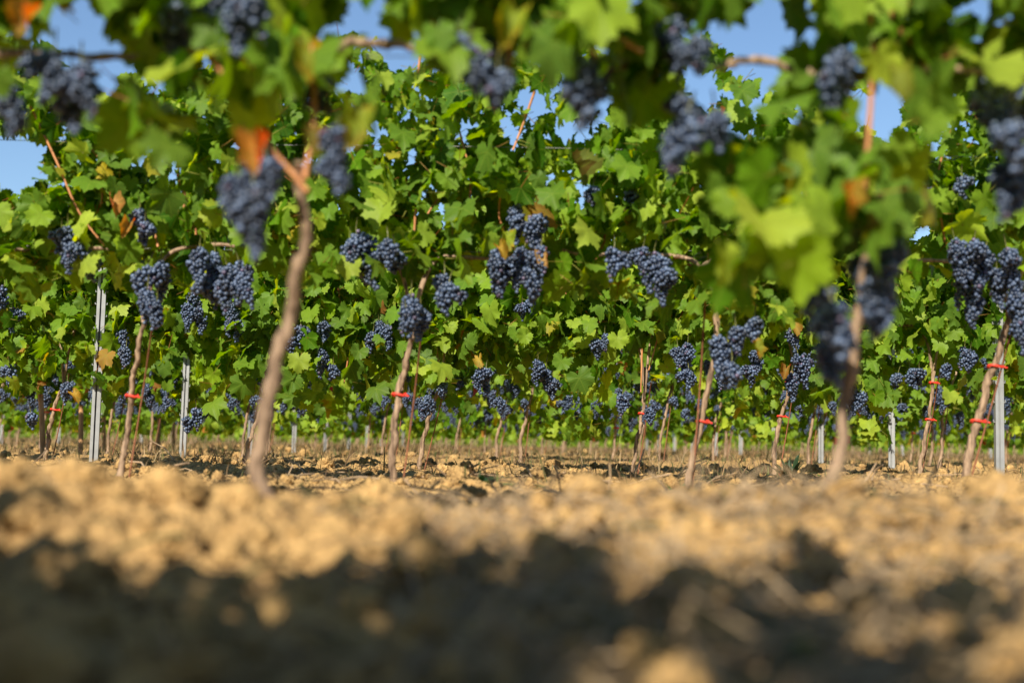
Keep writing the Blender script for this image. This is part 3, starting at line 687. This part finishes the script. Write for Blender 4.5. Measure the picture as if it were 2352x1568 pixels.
me_ = Tk.build('distant_trunks', MBARK); me_.materials.append(MGRAPE)
ids = np.zeros(len(me_.polygons), np.int32); k_ = 0; nt4 = len(tube([[0,0,0],[0,0,.3],[0,0,.6]], .01, 4)[1]); per = nt4 + 3 * len(ICO1[1])
ids = (np.arange(len(ids)) % per >= nt4).astype(np.int32); me_.polygons.foreach_set('material_index', ids)
tag(put('distant_trunks', me_), 'thin trunks and dark bunches of the farthest rows', None, None, 'stuff')
tag(put('distant_vineyard', leaf_mesh('distant_vineyard', P, 0.075 * g.uniform(.7, 1.2, len(P)), 12, g, side=np.full(len(P), -1.0), petiole=False)), 'green mass of the farthest vine rows seen under the canopy', None, None, 'stuff')

# ------------------------------------------------------------------ steel posts
def post_mesh(h):
    A = Acc(); w, d, t = 0.042, 0.032, 0.003
    # open lipped channel: back web, two flanges, two lips, centre rib
    for c, s in (((0, d / 2, h / 2), (w, t, h)), ((-w / 2 + t / 2, 0, h / 2), (t, d - t * 1.2, h)), ((w / 2 - t / 2, 0, h / 2), (t, d - t * 1.2, h)),
                 ((-w / 2 + 0.0075, -d / 2, h / 2), (0.015, t, h)), ((w / 2 - 0.0095, -d / 2, h / 2), (0.019, t, h))):
        A.add(*boxv(c, s))
    z = 0.30
    while z < h - 0.04:
        for sx in (-1, 1):
            A.add(*boxv((sx * 0.0265, -0.006, z), (0.008, 0.012, 0.004))); A.add(*boxv((sx * 0.0295, -0.006, z + 0.007), (0.003, 0.012, 0.012)))
        z += 0.10
    return A.build('channel', MZINC, False)
PM = post_mesh(1.62)
for row in range(1, 13):
    y = ROWY(row); ks = [-2.24 + 0.012 * (3 - row) + 0.02 * row, 2.52 + 0.045 * (row - 3)]
    xs = [(-2.10 if row == 3 else -2.24), (2.49 if row == 3 else 2.55 + 0.06 * min(row - 3, 5))]
    if row > 7: xs += [-7.05, 7.5]
    for x in xs:
        if abs(x) > y * 0.40 + 0.3: continue
        side = 'left' if x < 0 else 'right'; yy = y - (0.20 if row == 3 and x < 0 else 0.14)
        if row <= 6: lab = f'grey galvanised steel channel post of the {ROWNAME[row]} on the {side}'
        elif abs(x) < 5: lab = f'thin distant grey steel post of the {nth(row)} row on the {side}'
        else: lab = f'far steel post of the {nth(row)} row towards the {side} edge'
        o = bpy.data.objects.new('trellis_post', None); COL.objects.link(o); o.location = (x, yy, float(ground(x, yy, False)) - 0.01)
        o.rotation_euler = (float(rng.normal() * 0.006), 0.012 if x < 0 else 0.0, float(rng.normal() * 0.12 + (0.15 if x < 0 else -0.1)))
        tag(o, lab, 'post', 'galvanised trellis posts'); put('channel', PM, o)
        if row == 3 and x < 0: o.scale = (1, 1, 0.62)

# wires
for row in range(1, 8):
    y = ROWY(row); half = y * 0.42 + 1.0
    for z, nm in ((0.80, 'lower'), (1.16, 'upper')):
        n = 24; xs = np.linspace(-half, half, n); P = np.stack([xs, np.full(n, y - 0.01 if z < .9 else y - 0.05), z + 0.004 * np.cos(xs * 2.6)], 1)
        V, F = tube(P, 0.0012, 5)
        tag(put('trellis_wire', mesh_np('trellis_wire', V - P[n // 2], F, MWIRE), None, P[n // 2]), f'{nm} galvanised trellis wire strung along the {ROWNAME.get(row, "seventh row")}', 'wire', 'trellis wires along the rows')

# wooden stakes on the left
for px, py, tx, ty, Y, r, lab in [(103, 1000, 93, 905, 8.7, 0.017, 'orange-brown wooden stake leaning left near the left edge'), (186, 1010, 186, 930, 11.2, 0.019, 'short orange-brown wooden stake behind the leftmost steel post'), (240, 1005, 238, 950, 13.5, 0.018, 'farther brown wooden stake seen just left of the big steel post'),
                             (362, 1010, 366, 960, 13.6, 0.018, 'brown wooden stake far behind the left red-tied vine'), (398, 1010, 399, 960, 16.2, 0.02, 'faint far wooden stake to the right of the left red-tied vine')]:
    a, b = pt(px, py, Y), pt(tx, ty, Y); a[2] = float(ground(a[0], a[1])) - 0.02
    Q, rad = smooth_path([a, (a + b) / 2 + [0.004, 0, 0], b], [r, r, r * 0.95], 10); V, F = tube(Q, rad, 10, 0.03)
    tag(put('wooden_stake', mesh_np('wooden_stake', V - a, F, MWOOD), None, a), lab, 'stake')

# ------------------------------------------------------------------ dry grass and litter
def blades(n, xf, g, hmin, hmax, col, w=0.0016, lean=0.35):
    x, y = xf(n); z = ground(x, y) - 0.004; h = g.uniform(hmin, hmax, n) * np.clip(0.55 + 1.6 * (vnoise(x * 2.3, y * 2.3 + 3)), 0.15, 1.4); a = g.random(n) * 6.28; lx, ly = np.cos(a) * h * lean * g.random(n), np.sin(a) * h * lean * g.random(n)
    b = g.random(n) * 6.28; wx, wy = np.cos(b) * w, np.sin(b) * w; z0 = np.zeros(n)
    V = np.stack([np.stack([x - wx, y - wy, z], 1), np.stack([x + wx, y + wy, z], 1), np.stack([x + lx * .5 + wx * .7, y + ly * .5 + wy * .7, z + h * .6], 1), np.stack([x + lx * .5 - wx * .7, y + ly * .5 - wy * .7, z + h * .6], 1), np.stack([x + lx * 1.4, y + ly * 1.4, z + h], 1)], 1).reshape(-1, 3)
    f = np.array([(0, 1, 2), (0, 2, 3), (3, 2, 4)]); F = (f[None] + (np.arange(n) * 5)[:, None, None]).reshape(-1, 3)
    c = np.array(col)[g.integers(len(col), size=n)] * g.uniform(0.7, 1.2, (n, 1)); c = np.repeat(np.concatenate([c, np.ones((n, 1))], 1), 5, 0)
    return V, F, c
g = np.random.default_rng(99)
DRYC = [(0.22, 0.14, 0.07), (0.15, 0.095, 0.05), (0.34, 0.25, 0.14), (0.10, 0.10, 0.035)]
def area_far(n):
    y = 6.0 + g.random(n) ** 0.8 * 62; x = (g.random(n) * 2 - 1) * y * 0.40; row = np.round((y - 2.4) / 2.5); near = g.random(n) < 0.75
    y = np.where(near, row * 2.5 + 2.4 + g.normal(size=n) * 0.25, y); return x, y
def area_near(n):
    y = 0.8 + g.random(n) * 5.5; x = (g.random(n) * 2 - 1) * (y * 0.42 + 0.1); return np.where(g.random(n) < .7, np.abs(x), x), y
def area_mid(n):
    y = 4.3 + g.random(n) * 9; x = (g.random(n) * 2 - 1) * y * 0.40; return x, y
parts = [blades(9000, area_mid, g, 0.015, 0.06, DRYC, 0.0018, 0.9), blades(42000, area_far, g, 0.02, 0.17, DRYC, 0.0040, 0.8), blades(900, area_near, g, 0.015, 0.07, DRYC, 0.0014, 0.9), blades(22000, area_far, g, 0.02, 0.10, [(0.05, 0.08, 0.02), (0.09, 0.12, 0.03), (0.12, 0.10, 0.04)], 0.004)]
Vs, Fs, Cs, off = [], [], [], 0
for V, F, c in parts: Vs.append(V); Fs.append(F + off); Cs.append(c); off += len(V)
tag(put('dry_grass', mesh_np('dry_grass', np.concatenate(Vs), np.concatenate(Fs), MDRY, False, tint=np.concatenate(Cs))), 'dry straw-coloured grass stalks standing along the vine rows', None, None, 'stuff')
# straw lying on the soil
A = Acc()
for _ in range(2400):
    y = 0.7 + g.random() ** 1.2 * 7; x = g.uniform(-0.35, 1.0) * (y * 0.42 + .1) if g.random() < .7 else g.uniform(-1, 1) * y * .42; L_ = g.uniform(0.02, 0.10); a = g.random() * 6.28; z = float(ground(x, y)) + 0.008
    V, F = tube([[x, y, z], [x + math.cos(a) * L_ / 2, y + math.sin(a) * L_ / 2, z + 0.008 + g.random() * .01], [x + math.cos(a + .2) * L_, y + math.sin(a + .2) * L_, z + g.random() * 0.02]], g.uniform(0.0008, 0.0022), 4)
    A.add(V, F, tuple(np.array(DRYC[g.integers(4)]) * g.uniform(.8, 1.3)))
for _ in range(110):
    y = g.uniform(3.0, 7.0); x = g.uniform(-1, 1) * y * .38; L_ = g.uniform(0.05, 0.22); a = g.random() * 6.28; z = float(ground(x, y)) + 0.014; up_ = g.random() ** 3 * 0.10
    V, F = tube([[x, y, z], [x + math.cos(a) * L_ / 2, y + math.sin(a) * L_ / 2, z + up_ * .5 + 0.008], [x + math.cos(a + .25) * L_, y + math.sin(a + .25) * L_, z + up_]], g.uniform(0.0018, 0.0036), 5)
    A.add(V, F, tuple(np.array([0.42, 0.30, 0.19]) * g.uniform(.5, 1.2)))
for _ in range(1500):
    y = 0.75 + g.random() * 1.7; x = g.uniform(-0.15, 1.0) * (y * 0.42 + .1); L_ = g.uniform(0.03, 0.12); a = g.normal() * 1.2; z = float(ground(x, y)) + 0.006; lf = g.random() ** 3 * 0.05
    V, F = tube([[x, y, z], [x + math.cos(a) * L_ / 2, y + math.sin(a) * L_ / 2, z + 0.01 + lf], [x + math.cos(a + .4) * L_, y + math.sin(a + .4) * L_, z + lf * g.random() * 1.5]], g.uniform(0.0007, 0.0018), 4)
    A.add(V, F, tuple(np.array([0.42, 0.31, 0.19]) * g.uniform(.5, 1.3)))
tag(put('straw_litter', A.build('straw_litter', MDRY)), 'broken straw and twigs littering the soil', None, None, 'stuff')

# pruned canes lying or sticking up
for P, Y, lab in [([(925, 1068), (945, 1090), (968, 1115)], 4.4, 'pale pruned cane lying slanted beside the dark trunk foot'), ([(965, 1120), (950, 1128), (930, 1112)], 4.3, 'short pale twig lying flat just right of the dark trunk foot'),
                  ([(1300, 1068), (1258, 1088)], 5.6, 'straight pale stick lying on the lit soil at the middle'), ([(860, 1060), (866, 1090), (868, 1112)], 4.4, 'short upright dead stalk left of the dark-footed vine'),
                  ([(1010, 1115), (985, 1135)], 4.0, 'slanting pale twig in the shaded band at the middle'), ([(1275, 1020), (1282, 1060), (1290, 1110)], 4.2, 'thin upright dark dead stalk in the middle'),
                  ([(1400, 1040), (1402, 1075), (1398, 1110)], 4.4, 'thin upright pale dead stalk right of the middle'), ([(1500, 1080), (1530, 1088), (1560, 1082)], 4.5, 'bent pale cane lying left of the red-tied vine on the right'),
                  ([(2150, 1060), (2125, 1085), (2105, 1090)], 6.0, 'forked pale cane lying by the third-row vine between the posts'), ([(1965, 1100), (2010, 1120), (2060, 1150)], 3.4, 'curved brownish cane lying right of the near right trunk'),
                  ([(985, 1180), (990, 1240), (992, 1290)], 1.9, 'blurred upright dry stalk in the foreground left of the middle'), ([(1212, 1180), (1208, 1250), (1205, 1300)], 1.8, 'blurred pale upright stalk in the foreground near the middle'),
                  ([(370, 1450), (400, 1500), (460, 1568)], 1.05, 'very blurred pale stick slanting in the dark left foreground'), ([(1680, 1310), (1740, 1350), (1800, 1400)], 1.35, 'blurred dry stick lying in the right foreground')]:
    W = np.array([pt(a, b, Y) for a, b in P]); lo_ = float(ground(W[-1, 0], Y)) + 0.006; dz = lo_ - W[:, 2].min(); W[:, 2] += dz
    Q, rad = smooth_path(W, np.linspace(0.0042, 0.003, len(W)) * (0.7 if 'stalk' in lab else 1), 10); V, F = tube(Q, rad, 7, 0.06)
    c = W[-1]; A = Acc(); A.add(V - c, F, (0.42, 0.29, 0.17) if 'dark' not in lab.split()[2:3] else (0.15, 0.1, 0.06))
    tag(put('pruned_cane' if 'stalk' not in lab else 'dead_stalk', A.build('pruned_cane', MDRY), None, c), lab, 'cane' if 'stalk' not in lab else 'dead stalk')

# ------------------------------------------------------------------ weeds
def weed(px, py, Y, n, L_, w, col, lab, up=0.7, seed=1):
    g = np.random.default_rng(seed); p = pt(px, py, Y); p[2] = float(ground(p[0], p[1])) - 0.005; root = bpy.data.objects.new('weed', None); COL.objects.link(root); root.location = tuple(p)
    tag(root, lab, 'weed'); A = Acc()
    for _ in range(n):
        a = g.random() * 6.28; l = L_ * g.uniform(.5, 1.1); m = 7; t = np.linspace(0, 1, m); e = g.uniform(up * .5, up * 1.3)
        ctr = np.stack([np.cos(a) * l * t * math.cos(e), np.sin(a) * l * t * math.cos(e), l * (t * math.sin(e) - 0.35 * t ** 2 * math.cos(e))], 1); ctr[:, 2] = np.maximum(ctr[:, 2], 0.004)
        sd = np.array([-math.sin(a), math.cos(a), 0.15]); ww = w * np.sin(np.pi * (0.08 + 0.9 * t)) * (1 + .15 * g.normal(size=m))
        V = np.concatenate([ctr - sd * ww[:, None], ctr - [0, 0, .15 * w], ctr + sd * ww[:, None]]); F = []
        for k in range(m - 1):
            for o in (0, m): F += [(o + k, o + k + 1, o + m + k + 1), (o + k, o + m + k + 1, o + m + k)]
        A.add(V, F, tuple(np.array(col) * g.uniform(.7, 1.3)))
    put('leaf_rosette', A.build('leaf_rosette', MWEED), root)
    V, F = tube([[0, 0, -0.01], [0.004, 0, L_ * .35], [0, 0.005, L_ * .75]], [0.003, 0.0025, 0.001], 6); B_ = Acc(); B_.add(V, F, tuple(np.array(col) * 1.2)); put('stem', B_.build('stem', MWEED), root)
weed(1815, 1062, 7.1, 30, 0.17, 0.015, (0.025, 0.055, 0.018), 'tall dark green weed at the foot of the third-row vine', 1.05, 5)
weed(1100, 1095, 4.7, 22, 0.12, 0.012, (0.02, 0.05, 0.012), 'dark low weed on the soil left of the middle', .5, 6)
weed(1140, 1105, 4.5, 12, 0.07, 0.010, (0.08, 0.14, 0.02), 'small bright green weed beside the dark low one', .5, 7)
weed(1562, 1112, 4.7, 18, 0.11, 0.016, (0.05, 0.11, 0.015), 'green weed around the foot of the red-tied vine on the right', .9, 8)
weed(1895, 1065, 6.8, 14, 0.10, 0.018, (0.13, 0.20, 0.02), 'bright yellow-green seedling between two steel posts at the right', .8, 9)
weed(2040, 1110, 5.6, 10, 0.08, 0.010, (0.12, 0.18, 0.10), 'small grey-green seedling near the pointed pale stone', .7, 10)
weed(1700, 1400, 1.1, 16, 0.09, 0.012, (0.02, 0.045, 0.014), 'dark blurred weed in the shaded right foreground', .6, 11)
weed(1200, 1480, 0.95, 16, 0.07, 0.012, (0.03, 0.06, 0.05), 'bluish blurred weed at the bottom middle of the shaded foreground', .4, 12)
weed(1950, 1090, 6.0, 10, 0.06, 0.012, (0.05, 0.1, 0.02), 'tiny green weed behind the near right trunk', .6, 13)
weed(1400, 1050, 7.2, 16, 0.13, 0.024, (0.14, 0.2, 0.02), 'bright low leafy sprig under the twin-stemmed third-row vine', .7, 14)
